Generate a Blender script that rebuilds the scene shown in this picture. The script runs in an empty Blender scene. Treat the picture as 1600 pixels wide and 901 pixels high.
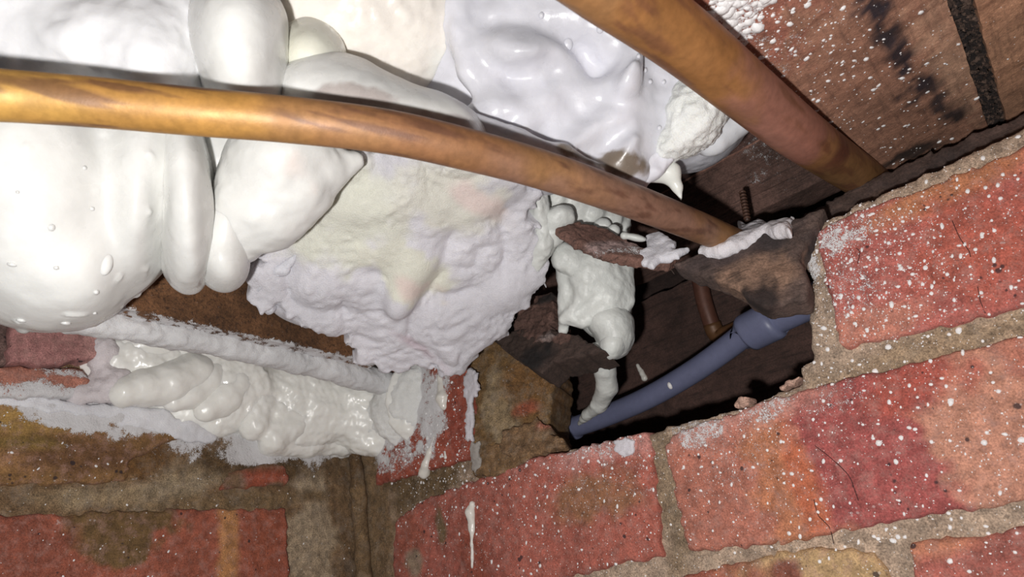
import bpy, math, random
import numpy as np
from mathutils import Matrix, Vector
from mathutils.bvhtree import BVHTree

# ------------------------------------------------------------------ camera, world, light
F = 1020.0                                   # focal length in pixels of the 1600 x 901 frame
R = np.array([[0.73554113, 0.39005092, 0.55393097],
              [0.65592182, -0.20538242, -0.72635021],
              [-0.16954589, 0.89759587, -0.40691013]])    # camera axes -> room axes
CAM = np.array([0.41948, -0.31471, -0.10592])             # room: wall_right is Y=0, wall_left is X=0, Z up
scene = bpy.context.scene
COL = scene.collection
cam_d = bpy.data.cameras.new('camera')
cam_o = bpy.data.objects.new('camera', cam_d)
COL.objects.link(cam_o)
cam_o.matrix_world = Matrix.Translation(Vector(CAM)) @ Matrix(R.tolist()).to_4x4()
cam_d.sensor_fit = 'HORIZONTAL'; cam_d.sensor_width = 36.0
cam_d.lens = F / 1600 * 36
cam_d.clip_start = 0.01; cam_d.clip_end = 20
cam_d.dof.use_dof = True; cam_d.dof.focus_distance = 0.34; cam_d.dof.aperture_fstop = 22
scene.camera = cam_o

w = bpy.data.worlds.new('world'); scene.world = w; w.use_nodes = True
bg = w.node_tree.nodes['Background']
bg.inputs[0].default_value = (0.92, 0.95, 1.0, 1); bg.inputs[1].default_value = 0.06

lamp = bpy.data.lights.new('flash', 'POINT')
lamp.energy = 5.0; lamp.shadow_soft_size = 0.005; lamp.color = (1.0, 0.975, 0.95)
lamp_o = bpy.data.objects.new('flash', lamp); COL.objects.link(lamp_o)
lamp_o.location = Vector(CAM + R @ np.array([-0.032, -0.028, 0.03]))

vs = scene.view_settings
vs.view_transform = 'Standard'; vs.look = 'None'; vs.gamma = 1.0; vs.exposure = 0.0
vs.use_curve_mapping = False

# ------------------------------------------------------------------ small maths
def cmet(px, py, d): return np.array([(px-800)/F*d, (450.5-py)/F*d, -d])
def toW(c): return CAM + np.asarray(c) @ R.T
def toC(p): return (np.asarray(p) - CAM) @ R
def at(px, py, d): return toW(cmet(px, py, d))
def hit(px, py, ax, val):
    r = R @ np.array([px-800, 450.5-py, -F]); return CAM + (val-CAM[ax])/r[ax]*r
def hdepth(px, py, ax, val): return -toC(hit(px, py, ax, val))[2]
def lin(r, g, b):
    c = np.array([r, g, b])/255.0
    return np.where(c <= .04045, c/12.92, ((c+.055)/1.055)**2.4)
def bk(r, g, b):                             # fired clay: a little greyer than the picked colour
    c = lin(r, g, b); return (c*.88+c.mean()*.12)*1.10
def sstep(a, b, x): t = np.clip((x-a)/(b-a), 0, 1); return t*t*(3-2*t)

def hsh(i, j, k, s):
    n = (i*374761393 + j*668265263 + k*2147483647 + s*974634777) & 0xffffffff
    n = ((n ^ (n >> 13)) * 1274126177) & 0xffffffff
    n = ((n ^ (n >> 15)) * 2246822519) & 0xffffffff
    return ((n ^ (n >> 16)) & 0xffff) / 32767.5 - 1.0
def noise(p, freq, seed=0):
    q = np.asarray(p)*freq; i = np.floor(q).astype(np.int64); f = q-i; f = f*f*f*(f*(f*6-15)+10)
    r = 0
    for a in (0, 1):
        wa = f[..., 0] if a else 1-f[..., 0]
        for b in (0, 1):
            wb = f[..., 1] if b else 1-f[..., 1]
            for c in (0, 1):
                wc = f[..., 2] if c else 1-f[..., 2]
                r = r + wa*wb*wc*hsh(i[..., 0]+a, i[..., 1]+b, i[..., 2]+c, seed)
    return r
def fbm(p, freq, oct=3, seed=0):
    r = 0; a = 1.0
    for o in range(oct):
        r = r + a*noise(p, freq*2.03**o, seed+o*17); a *= .5
    return r
def p3(a, b): return np.stack([a, b, np.zeros_like(a)], -1)

def surface_nets(Fd, xs, ys, zs):
    ins = Fd < 0
    nx, ny, nz = Fd.shape
    cnt = np.zeros((nx-1, ny-1, nz-1), np.int8)
    offs = [(a, b, c) for a in (0, 1) for b in (0, 1) for c in (0, 1)]
    for a, b, c in offs: cnt += ins[a:nx-1+a, b:ny-1+b, c:nz-1+c]
    I, J, K = np.nonzero((cnt > 0) & (cnt < 8))
    idx = -np.ones(cnt.shape, np.int64); idx[I, J, K] = np.arange(len(I))
    acc = np.zeros((len(I), 3)); num = np.zeros(len(I))
    for o in offs:
        for ax in range(3):
            if o[ax]: continue
            o2 = list(o); o2[ax] = 1
            f0 = Fd[I+o[0], J+o[1], K+o[2]]; f1 = Fd[I+o2[0], J+o2[1], K+o2[2]]
            m = (f0 < 0) != (f1 < 0)
            t = np.where(m, f0/np.where(m, f0-f1, 1), 0)
            P0 = np.stack([xs[I+o[0]], ys[J+o[1]], zs[K+o[2]]], -1)
            P1 = np.stack([xs[I+o2[0]], ys[J+o2[1]], zs[K+o2[2]]], -1)
            acc += m[:, None]*(P0+(P1-P0)*t[:, None]); num += m
    V = acc/num[:, None]
    Q = []
    for ax in range(3):
        s0 = [slice(None)]*3; s1 = [slice(None)]*3
        s0[ax] = slice(0, -1); s1[ax] = slice(1, None)
        ch = ins[tuple(s0)] != ins[tuple(s1)]
        e = np.array(np.nonzero(ch))
        o1, o2 = [(1, 2), (2, 0), (0, 1)][ax]
        ok = (e[o1] > 0) & (e[o2] > 0) & (e[o1] < Fd.shape[o1]-1) & (e[o2] < Fd.shape[o2]-1)
        e = e[:, ok]
        def cell(d1, d2):
            c = e.copy(); c[o1] -= d1; c[o2] -= d2; return idx[c[0], c[1], c[2]]
        q = np.stack([cell(1, 1), cell(0, 1), cell(0, 0), cell(1, 0)], -1)
        fl = ~ins[tuple(e)]
        q[fl] = q[fl][:, ::-1]
        Q.append(q)
    Q = np.concatenate(Q); Q = Q[(Q >= 0).all(1)]
    return V, Q

def normals(V, Q):
    n = np.cross(V[Q[:, 2]]-V[Q[:, 0]], V[Q[:, 3]]-V[Q[:, 1]])
    N = np.zeros_like(V)
    for k in range(4): np.add.at(N, Q[:, k], n)
    return N/np.maximum(np.linalg.norm(N, axis=1, keepdims=True), 1e-12)

# ------------------------------------------------------------------ object helpers
def tag(o, label=None, cat=None, group=None, kind=None):
    if label: o['label'] = label
    if cat: o['category'] = cat
    if group: o['group'] = group
    if kind: o['kind'] = kind
    return o
def empty(name, loc, label=None, cat=None, group=None, kind=None):
    o = bpy.data.objects.new(name, None); o.empty_display_size = .01
    COL.objects.link(o); o.location = Vector(loc); WL[o.name] = np.array(loc, float)
    return tag(o, label, cat, group, kind)
WL = {}
def make(name, V, Q, mat, parent=None, col=(.5, .5, .5), spray=None, smooth=True):
    """one mesh object from world-space vertices; colour and overspray are stored per vertex"""
    V = np.asarray(V, float); c = (V.max(0)+V.min(0))/2
    me = bpy.data.meshes.new(name)
    me.from_pydata((V-c).tolist(), [], [list(map(int, q)) for q in Q])
    if smooth: me.polygons.foreach_set('use_smooth', [True]*len(me.polygons))
    cc = col(V) if callable(col) else np.broadcast_to(np.asarray(col, float), (len(V), 3))
    a = me.attributes.new('Col', 'FLOAT_COLOR', 'POINT')
    a.data.foreach_set('color', np.concatenate([np.clip(cc, 0, 1), np.ones((len(V), 1))], 1).astype(np.float32).ravel())
    sp = spray(V) if spray is not None else np.zeros(len(V))
    a = me.attributes.new('spray', 'FLOAT', 'POINT')
    a.data.foreach_set('value', np.asarray(sp, np.float32))
    me.materials.append(mat); me.update()
    o = bpy.data.objects.new(name, me); COL.objects.link(o)
    WL[o.name] = c
    if parent is not None:
        o.parent = parent; o.location = Vector(c-WL[parent.name])
    else: o.location = Vector(c)
    return o

def patches(base, lst, warp=.35, freq=90, jitter=.12, seed=3):
    """colour function: base colour with soft-edged, noise-warped stains and tone patches (centre, radii (m), colour, softness)"""
    base = np.asarray(base)
    def f(V):
        n = fbm(V, freq, 3, seed); n2 = fbm(V, freq*.35, 3, seed+5)
        c = np.broadcast_to(base, (len(V), 3)).copy()
        c = c*(1+jitter*n2[:, None])
        for (ctr, rad, colr, soft) in lst:
            d = np.linalg.norm((V-np.asarray(ctr))/np.asarray(rad), axis=1) + warp*n
            m = 1-sstep(1-soft, 1+soft, d)
            c = c*(1-m[:, None]) + np.asarray(colr)*m[:, None]
        return np.clip(c, .003, .95)
    return f

# ------------------------------------------------------------------ signed-distance modelling
def poly_sd(px, py, poly):
    P = np.asarray(poly, float); n = len(P)
    d = np.full(px.shape, 1e9); s = np.ones(px.shape)
    j = n-1
    for i in range(n):
        e = P[j]-P[i]; wx = px-P[i, 0]; wy = py-P[i, 1]
        t = np.clip((wx*e[0]+wy*e[1])/max(e@e, 1e-12), 0, 1)
        d = np.minimum(d, (wx-e[0]*t)**2+(wy-e[1]*t)**2)
        c1 = py >= P[i, 1]; c2 = py < P[j, 1]; c3 = e[0]*wy > e[1]*wx
        s = np.where((c1 & c2 & c3) | (~c1 & ~c2 & ~c3), -s, s)
        j = i
    return s*np.sqrt(d)
def smin(a, b, k):
    if k <= 0: return np.minimum(a, b)
    h = np.clip(.5+.5*(b-a)/k, 0, 1)
    return b*(1-h)+a*h-k*h*(1-h)
def smax(a, b, k): return -smin(-a, -b, k)

def E(px, py, d, rx, ry, ang=0, rz=.03): return ('e', px, py, d, rx, ry, ang, rz)
def C(*pts): return ('c', pts)            # chain of (px, py, d, r_px)
def prim_bounds(p):
    if p[0] == 'e':
        c = cmet(*p[1:4]); r = max(p[4], p[5])*p[3]/F; t = abs(c/np.linalg.norm(c))
        r3 = np.array([r+t[0]*p[7], r+t[1]*p[7], p[7]+r*math.hypot(t[0], t[1])])
        return c-r3, c+r3
    lo = []; hi = []
    for q in p[1]:
        c = cmet(*q[:3]); r = q[3]*q[2]/F; lo.append(c-r); hi.append(c+r)
    return np.min(lo, 0), np.max(hi, 0)
def prim_sd(p, X, Y, Z):
    if p[0] == 'e':
        c = cmet(*p[1:4]); s = p[3]/F; a = math.radians(p[6])
        wv = c/np.linalg.norm(c); uv = np.array([1.0, 0, 0])-wv[0]*wv; uv /= np.linalg.norm(uv); vv = np.cross(uv, wv)
        vv = vv if vv[1] > 0 else -vv
        dX = X-c[0]; dY = Y-c[1]; dZ = Z-c[2]
        dx = dX*uv[0]+dY*uv[1]+dZ*uv[2]; dy = dX*vv[0]+dY*vv[1]+dZ*vv[2]; dz = dX*wv[0]+dY*wv[1]+dZ*wv[2]
        u = dx*math.cos(a)+dy*math.sin(a); v = -dx*math.sin(a)+dy*math.cos(a)
        r = np.array([p[4]*s, p[5]*s, p[7]])
        k0 = np.sqrt((u/r[0])**2+(v/r[1])**2+(dz/r[2])**2)+1e-9
        k1 = np.sqrt((u/r[0]**2)**2+(v/r[1]**2)**2+(dz/r[2]**2)**2)+1e-9
        return k0*(k0-1)/k1
    out = None
    pts = [(cmet(*q[:3]), q[3]*q[2]/F) for q in p[1]]
    for (a, ra), (b, rb) in zip(pts[:-1], pts[1:]):
        e = b-a; L = max(e@e, 1e-12)
        t = np.clip(((X-a[0])*e[0]+(Y-a[1])*e[1]+(Z-a[2])*e[2])/L, 0, 1)
        s = np.sqrt((X-a[0]-t*e[0])**2+(Y-a[1]-t*e[1])**2+(Z-a[2]-t*e[2])**2)-(ra+(rb-ra)*t)
        out = s if out is None else smin(out, s, .002)
    return out

def blob(name, prims, mat, parent=None, col=(.8, .8, .8), k=.004, vox=.0013, amp=(), spray=None, extra=None, cut=()):
    """smooth union of ellipsoids and chains; amp = [(amplitude, frequency, octaves, seed), ...] moves the skin along its normal"""
    bs = [prim_bounds(p) for p in prims]
    lo = np.min([b[0] for b in bs], 0)-.006; hi = np.max([b[1] for b in bs], 0)+.006
    ax = [np.arange(lo[i], hi[i]+vox, vox) for i in range(3)]
    Fd = np.full([len(a) for a in ax], .02, np.float32)
    for p, (bl, bh) in zip(prims, bs):
        m = max(.006, 2*k)
        s = [slice(max(0, int((bl[i]-m-lo[i])/vox)), int((bh[i]+m-lo[i])/vox)+2) for i in range(3)]
        X, Y, Z = np.meshgrid(ax[0][s[0]], ax[1][s[1]], ax[2][s[2]], indexing='ij')
        Fd[tuple(s)] = smin(Fd[tuple(s)], np.minimum(prim_sd(p, X, Y, Z), .02), k)
    for p, kc in cut:
        bl, bh = prim_bounds(p); m = kc*1.5
        s = [slice(max(0, int((bl[i]-m-lo[i])/vox)), max(0, int((bh[i]+m-lo[i])/vox)+2)) for i in range(3)]
        X, Y, Z = np.meshgrid(ax[0][s[0]], ax[1][s[1]], ax[2][s[2]], indexing='ij')
        Fd[tuple(s)] = smax(Fd[tuple(s)], -prim_sd(p, X, Y, Z), kc)
    V, Q = surface_nets(Fd, *ax)
    Q = Q[:, ::-1]
    W = toW(V); N = normals(W, Q)
    ctr = (W*1.0).mean(0)
    if np.mean(np.sum((W-ctr)*N, 1)) < 0: Q = Q[:, ::-1]; N = -N
    for (a, fr, oc, sd) in amp:
        if callable(fr): W = W+N*(a*fr(W))[:, None]
        else: W = W+N*(a*fbm(W, fr, oc, sd))[:, None]
    return make(name, W, Q, mat, parent, col, spray)

def slab(name, poly, dep, thick, mat, parent=None, col=(.5, .5, .5), vox=.0013, edge=(.001, 300), surf=(.0006, 200, 3), rnd=.002,
         spray=None, lumps=(), lk=.004, seed=1, holes=()):
    """a ragged slab: outline found on its own plane (dep = three (px, py, d) points of its front face), real thickness behind it"""
    pts = np.array([cmet(*q) for q in dep]); nrm = np.cross(pts[1]-pts[0], pts[2]-pts[0]); nrm /= np.linalg.norm(nrm)
    if nrm[2] < 0: nrm = -nrm                       # towards the camera
    o = pts[0]
    def onpl(px, py):
        r = np.array([(px-800)/F, (450.5-py)/F, -1.0]); return r*((o@nrm)/(r@nrm))
    u = np.cross([0, 1.0, 0], nrm); u /= np.linalg.norm(u); v = np.cross(nrm, u)
    L = lambda pl: [((onpl(*q)-o)@u, (onpl(*q)-o)@v) for q in pl]
    P = np.array(L(poly)); H = [np.array(L(h)) for h in holes]
    m = .006 if not lumps else .03
    ua = np.arange(P[:, 0].min()-m, P[:, 0].max()+m, vox); va = np.arange(P[:, 1].min()-m, P[:, 1].max()+m, vox)
    lt = .004
    fine = np.arange(.006, -.008, -vox)
    na = np.concatenate([fine, np.arange(fine[-1]-vox*2, -thick-.008, -max(vox*2, thick/14))])[::-1]
    for p in lumps:
        na = np.concatenate([np.arange(-thick-.03, na[0]-.002, .003), na, np.arange(na[-1]+vox, .02, vox)]); break
    U, Vv = np.meshgrid(ua, va, indexing='ij')
    s2 = poly_sd(U, Vv, P)
    for h in H: s2 = np.maximum(s2, -poly_sd(U, Vv, h))
    off = seed*3.7
    s2 = s2+edge[0]*fbm(p3(U+off, Vv), edge[1], 3, seed)
    hgt = surf(p3(U+off, Vv)) if callable(surf) else surf[0]*fbm(p3(U+off, Vv), surf[1], surf[2], seed+9)
    Fd = smax(s2[:, :, None]+0*na, na[None, None, :]-hgt[:, :, None], rnd)
    Fd = smax(Fd, -(na[None, None, :]+thick)+hgt[:, :, None], rnd)
    if lumps:
        W3 = o+U[..., None, None]*u+Vv[..., None, None]*v+na[None, None, :, None]*nrm
        for p in lumps: Fd = smin(Fd, prim_sd(p, W3[..., 0], W3[..., 1], W3[..., 2]), lk)
    V, Q = surface_nets(Fd, ua, va, na)
    Vc = o+V[:, :1]*u+V[:, 1:2]*v+V[:, 2:]*nrm
    W = toW(Vc); N = normals(W, Q)
    if np.mean(np.sum((W-W.mean(0))*N, 1)) < 0: Q = Q[:, ::-1]
    return make(name, W, Q, mat, parent, col, spray)

def billow(q):                                       # puffy clumps with creases between them
    q = q+.006*np.stack([noise(q, 40, 61), noise(q, 40, 62), 0*q[..., 0]], -1)
    return .0085*np.abs(noise(q, 27, 71))+.0030*np.abs(noise(q, 62, 72))+.0008*np.abs(noise(q, 170, 73))+.0006*fbm(q, 320, 3, 74)-.003
def plane3(ax, val, pts):                            # three points of the plane axis=val, as (px, py, d)
    return [(x, y, hdepth(x, y, ax, val)) for x, y in pts]
PR = lambda y: plane3(1, y, [(700, 850), (1500, 850), (1400, 400)])
PL = lambda x: plane3(0, x, [(20, 860), (450, 860), (200, 560)])
def PY(*pts): return [(x, y, hdepth(x, y, 1, Y)) for x, y, Y in pts]      # a face given by how far it lies behind the wall face
PC = lambda z: plane3(2, z, [(1150, 40), (1500, 40), (1400, 240)])

def tube(name, pts, rad, mat, parent=None, col=(.5, .5, .5), seg=40, step=.0025, spray=None, wob=0, caps=True, seed=0):
    """round pipe along a smooth curve through world points; rad = radius or list of radii"""
    P = np.array(pts, float); n = len(P); rr = np.broadcast_to(np.asarray(rad, float), (n,))
    T = []; RR = []
    for i in range(n-1):
        p0 = P[max(i-1, 0)]; p1 = P[i]; p2 = P[i+1]; p3_ = P[min(i+2, n-1)]
        m = max(2, int(np.linalg.norm(p2-p1)/step))
        for j in range(m):
            t = j/m
            T.append(.5*((2*p1)+(-p0+p2)*t+(2*p0-5*p1+4*p2-p3_)*t*t+(-p0+3*p1-3*p2+p3_)*t**3)); RR.append(rr[i]*(1-t)+rr[i+1]*t)
    T.append(P[-1]); RR.append(rr[-1]); T = np.array(T); RR = np.array(RR)
    tg = np.gradient(T, axis=0); tg /= np.linalg.norm(tg, axis=1, keepdims=True)
    a = np.cross(tg[0], [0, 0, 1.0]);
    if np.linalg.norm(a) < .1: a = np.cross(tg[0], [1.0, 0, 0])
    a /= np.linalg.norm(a); V = []
    th = np.linspace(0, 2*math.pi, seg, endpoint=False)
    for i in range(len(T)):
        a = a-(a@tg[i])*tg[i]; a /= np.linalg.norm(a); b = np.cross(tg[i], a)
        V.append(T[i]+RR[i]*(np.cos(th)[:, None]*a+np.sin(th)[:, None]*b))
    V = np.concatenate(V)
    if wob: V = V+wob*np.stack([fbm(V, 200, 2, seed+k) for k in range(3)], -1)
    Q = [[i*seg+j, i*seg+(j+1) % seg, (i+1)*seg+(j+1) % seg, (i+1)*seg+j] for i in range(len(T)-1) for j in range(seg)]
    if caps: Q += [list(range(seg))[::-1], [(len(T)-1)*seg+j for j in range(seg)]]
    return make(name, V, Q, mat, parent, col, spray)

# ------------------------------------------------------------------ materials
def surface_mat(name, rough=.85, bumps=((400, .3),), sss=0, grain=.25, gscale=900, specks=None, pale=None, spray_scale=1500, metal=0, spec=.5,
                dist=.001, rvar=0, streak=None, coat=0, gain=1.0, dust=None):
    """colour comes from the object's own vertex colours; nodes add grain, specks, relief and the overspray dots"""
    m = bpy.data.materials.new(name); m.use_nodes = True; nt = m.node_tree; N = nt.nodes; L = nt.links
    b = N['Principled BSDF']
    tc = N.new('ShaderNodeTexCoord'); co = tc.outputs['Object']
    at_ = N.new('ShaderNodeAttribute'); at_.attribute_name = 'Col'
    sp = N.new('ShaderNodeAttribute'); sp.attribute_name = 'spray'
    def nz(scale, det=3, rough_=.6, v=None):
        n = N.new('ShaderNodeTexNoise'); n.inputs['Scale'].default_value = scale; n.inputs['Detail'].default_value = det
        n.inputs['Roughness'].default_value = rough_; L.new(v or co, n.inputs['Vector']); return n.outputs['Fac']
    def mr(x, a, b_, c, d):
        r = N.new('ShaderNodeMapRange'); r.inputs[1].default_value = a; r.inputs[2].default_value = b_
        r.inputs[3].default_value = c; r.inputs[4].default_value = d; L.new(x, r.inputs[0]); return r.outputs[0]
    def mix(fac, A, B):
        x = N.new('ShaderNodeMix'); x.data_type = 'RGBA'
        if isinstance(fac, float): x.inputs[0].default_value = fac
        else: L.new(fac, x.inputs[0])
        for s, k in ((A, 6), (B, 7)):
            if isinstance(s, tuple): x.inputs[k].default_value = s
            else: L.new(s, x.inputs[k])
        return x.outputs[2]
    def mul(colr, fac):
        x = N.new('ShaderNodeVectorMath'); x.operation = 'SCALE'; L.new(colr, x.inputs[0]); L.new(fac, x.inputs['Scale']); return x.outputs[0]
    def math_(op, a, b_):
        x = N.new('ShaderNodeMath'); x.operation = op
        for i, s in enumerate((a, b_)):
            if isinstance(s, (int, float)): x.inputs[i].default_value = s
            else: L.new(s, x.inputs[i])
        return x.outputs[0]
    c = at_.outputs['Color']
    if grain:
        c = mul(c, mr(nz(gscale, 4), .33, .67, gain*(1-grain), gain*(1+grain)))
        c = mul(c, mr(nz(gscale*.16, 5), .33, .67, 1-grain*.8, 1+grain*.8))
    if streak:                                         # streak = (mapping scale xyz, strength, colour)
        mp = N.new('ShaderNodeMapping'); mp.inputs['Scale'].default_value = streak[0]; L.new(co, mp.inputs[0])
        s_ = nz(1.0, 5, .65, mp.outputs[0]); c = mix(mr(s_, .5, .68, 0, streak[1]), c, (*streak[2], 1))
    if dust:                                           # powdery bloom in patches
        dm = math_('MULTIPLY', mr(nz(dust[0], 5, .7), .48, .66, 0, dust[1]), mr(nz(gscale*1.4, 2), .35, .6, .3, 1))
        c = mix(dm, c, (*dust[2], 1))
    if specks:                                         # dark pits and inclusions
        v = N.new('ShaderNodeTexVoronoi'); v.inputs['Scale'].default_value = specks[0]; v.inputs['Randomness'].default_value = 1; L.new(co, v.inputs['Vector'])
        d = math_('ADD', v.outputs['Distance'], mr(nz(specks[0]*.35, 2), .3, .7, -.25, .55))
        c = mix(mr(d, .06, .16, specks[1], 0), c, (*specks[2], 1))
    if pale:
        v = N.new('ShaderNodeTexVoronoi'); v.inputs['Scale'].default_value = pale[0]; L.new(co, v.inputs['Vector'])
        d = math_('ADD', v.outputs['Distance'], mr(nz(pale[0]*.3, 2), .3, .7, -.2, .5))
        c = mix(mr(d, .05, .12, pale[1], 0), c, (.75, .72, .7, 1))
    # overspray: the denser the spray, the more of the fine grain is covered
    th = math_('ADD', nz(spray_scale, 2, .7), math_('MULTIPLY', mr(nz(spray_scale*.2, 3), .3, .7, -.5, .5), .35))
    msk = math_('SUBTRACT', math_('ADD', sp.outputs['Fac'], th), 1.0)
    msk = mr(msk, 0, .12, 0, 1)
    gate = mr(sp.outputs['Fac'], .01, .05, 0, 1); msk = math_('MULTIPLY', msk, gate)
    c = mix(msk, c, (.72, .71, .72, 1))
    L.new(c, b.inputs['Base Color'])
    b.inputs['Roughness'].default_value = rough
    if rvar: L.new(mr(nz(gscale*.2, 3), .3, .7, rough-rvar, rough+rvar), b.inputs['Roughness'])
    b.inputs['Metallic'].default_value = metal
    b.inputs['Specular IOR Level'].default_value = spec
    if coat: b.inputs['Coat Weight'].default_value = coat; b.inputs['Coat Roughness'].default_value = .12
    if sss:
        b.inputs['Subsurface Weight'].default_value = sss; b.inputs['Subsurface Radius'].default_value = (1, .95, .85)
        b.inputs['Subsurface Scale'].default_value = .003
    h = None
    for sc, st in bumps:
        n = math_('MULTIPLY', nz(sc, 4), st); h = n if h is None else math_('ADD', h, n)
    h = math_('ADD', h, math_('MULTIPLY', msk, .15))
    bp = N.new('ShaderNodeBump'); bp.inputs['Distance'].default_value = dist; bp.inputs['Strength'].default_value = 1
    L.new(h, bp.inputs['Height']); L.new(bp.outputs[0], b.inputs['Normal'])
    return m

M_BRICK = surface_mat('brick_face', .9, dust=(160, .5, (.50, .30, .26)), bumps= ((300, .5), (700, .6), (2200, .5)), gain=1.13, grain=.34, gscale=1300, specks=(230, .85, (.03, .02, .025)), pale=(420, .3), spray_scale=1800)
M_MORTAR = surface_mat('mortar', .95, dust=(120, .4, (.42, .35, .28)), bumps= ((150, .8), (500, .8), (2000, .6)), gain=1.13, grain=.45, gscale=1300, specks=(420, .5, (.06, .045, .03)), pale=(520, .25), spray_scale=1700)
M_FOAM = surface_mat('glossy_foam', .30, ((90, .25), (500, .06)), sss=.4, grain=.02, gscale=300, spec=.5, rvar=.12)
M_MATTE = surface_mat('torn_foam', .7, ((260, .4), (1500, .6)), sss=.4, grain=.05, gscale=1500, spec=.6)
M_OLD = surface_mat('set_foam', .42, ((220, .5), (800, .15)), sss=.2, grain=.05, gscale=300, spec=.5)
M_WOOD = surface_mat('rough_timber', .85, ((300, .5), (1500, .5)), gain=1.13, grain=.3, gscale=900, streak=((50, 500, 500), .7, (.02, .012, .01)), spray_scale=1500)
M_BOARD = surface_mat('floorboard_timber', .75, ((200, .3), (1500, .4)), gain=1.13, grain=.22, gscale=700, streak=((420, 45, 420), .4, (.05, .025, .02)), spray_scale=1200)
M_COPPER = surface_mat('tarnished_copper', .52, ((150, .1), (1500, .12)), grain=.14, gscale=300, metal=.15, spec=.5, rvar=.1, dist=.0004)
M_PLASTIC = surface_mat('grey_plastic', .45, ((300, .05),), grain=.05, gscale=400, dist=.0005)
M_DIRT = surface_mat('dirt', .95, ((500, 1.0), (1600, 1.0)), grain=.5, gscale=1200)
M_SPLAT = surface_mat('splatter_foam', .5, ((900, .4),), grain=.05, gscale=900)

# ------------------------------------------------------------------ the brick wall with the hole (wall_right)
def sprayf(lst, base=0, seed=7, warp=.3, freq=80):
    def f(V):
        n = fbm(V, freq, 3, seed); s = np.full(len(V), float(base))
        for ctr, rad, amt in lst:
            d = np.linalg.norm((V-np.asarray(ctr))/np.asarray(rad), axis=1)+warp*n
            s = np.maximum(s, amt*(1-sstep(.3, 1.1, d)))
        return s
    return f
hr = lambda px, py: hit(px, py, 1, 0)
hl = lambda px, py: hit(px, py, 0, 0)
hc = lambda px, py: hit(px, py, 2, .067)
MORT = lin(166, 145, 126)
MUD = lin(112, 86, 58)
def wp(X, Z):                                        # where a point of the wall face is seen, so outlines can go on past the frame
    c = toC(np.array([X, 0, Z])); return (800+c[0]/-c[2]*F, 450.5-c[1]/-c[2]*F)
wallR_poly = [(552, 1100), wp(.28, -.20), wp(.66, -.20), wp(.66, .034), (1600, 198), (1480, 255), (1340, 318), (1272, 352), (1258, 378), (1252, 400), (1270, 440),
              (1264, 500), (1268, 560), (1250, 575), (1252, 600), (1150, 640), (1040, 668), (1006, 678), (890, 704), (826, 722), (770, 742),
              (742, 735), (738, 600), (722, 560), (650, 545), (556, 540)]
wall_right = slab('wall_right', wallR_poly, PR(.0028), .10, M_MORTAR, None,
    patches(MORT, [(hr(575, 800), (.035, .03, .09), lin(128, 104, 76), .4), (hr(660, 745), (.05, .03, .02), lin(104, 84, 58), .3),
                   (hr(1040, 760), (.012, .03, .05), lin(138, 118, 96), .4), (hr(1450, 545), (.05, .03, .008), lin(152, 130, 106), .4)]),
    vox=.0020, edge=(.0012, 250), surf=(.0007, 160, 4), rnd=.003,
    spray=sprayf([(hr(1262, 400), (.008, .03, .02), .62), (hr(1060, 670), (.02, .03, .01), .5), (hr(640, 600), (.045, .03, .05), .95), (hr(590, 690), (.03, .03, .02), .6)], base=.0))
tag(wall_right, 'red brick wall with a ragged hole and sandy mortar joints', kind='structure')

RED = bk(158, 82, 70)
def brickR(poly, base, pats, seed, spr=(), front=-.0005, haze=.26, surf=.0007, thick=.1, parent=wall_right, pl=PR, lab=None):
    o = slab('brick', poly, pl(front), thick, M_BRICK, parent, patches(base, pats, seed=seed), vox=.0013, edge=(.0011, 220),
             surf=(surf, 120, 4), rnd=.0028, spray=sprayf(spr, base=haze if parent is wall_right else 0), seed=seed)
    if lab: o['label'] = lab
    return o
b3 = brickR([(1270, 360), (1333, 330), (1420, 300), (1600, 230), (1720, 190), (1720, 448), (1600, 477), (1433, 520), (1314, 545), (1287, 430)], bk(170, 88, 78),
    [(hr(1470, 300), (.03, .05, .007), bk(175, 110, 70), .5), (hr(1540, 380), (.03, .05, .02), bk(165, 80, 62), .5), (hr(1330, 520), (.03, .05, .008), bk(180, 112, 92), .4)],
    21, [(hr(1300, 375), (.02, .03, .016), .62), (hr(1330, 440), (.03, .03, .03), .42), (hr(1430, 360), (.05, .03, .025), .30)])
b2 = brickR([(1036, 698), (1062, 671), (1150, 643), (1255, 606), (1442, 562), (1600, 523), (1720, 495), (1720, 762), (1600, 784), (1450, 806), (1330, 828), (1242, 846), (1150, 857), (1072, 864)], bk(165, 98, 78),
    [(hr(1380, 700), (.042, .05, .06), bk(150, 70, 66), .12), (hr(1215, 740), (.012, .05, .04), bk(172, 106, 70), .4), (hr(1560, 660), (.024, .05, .035), bk(178, 122, 98), .2), (hr(1260, 760), (.006, .05, .03), bk(176, 92, 56), .4),
     (hr(1100, 660), (.05, .05, .010), bk(182, 122, 108), .5), (hr(1420, 600), (.02, .03, .01), bk(160, 72, 58), .5)],
    22, [(hr(1090, 675), (.03, .03, .018), .55), (hr(1190, 640), (.03, .03, .010), .5), (hr(1150, 720), (.04, .03, .03), .36), (hr(1300, 620), (.03, .03, .01), .4)])
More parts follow.
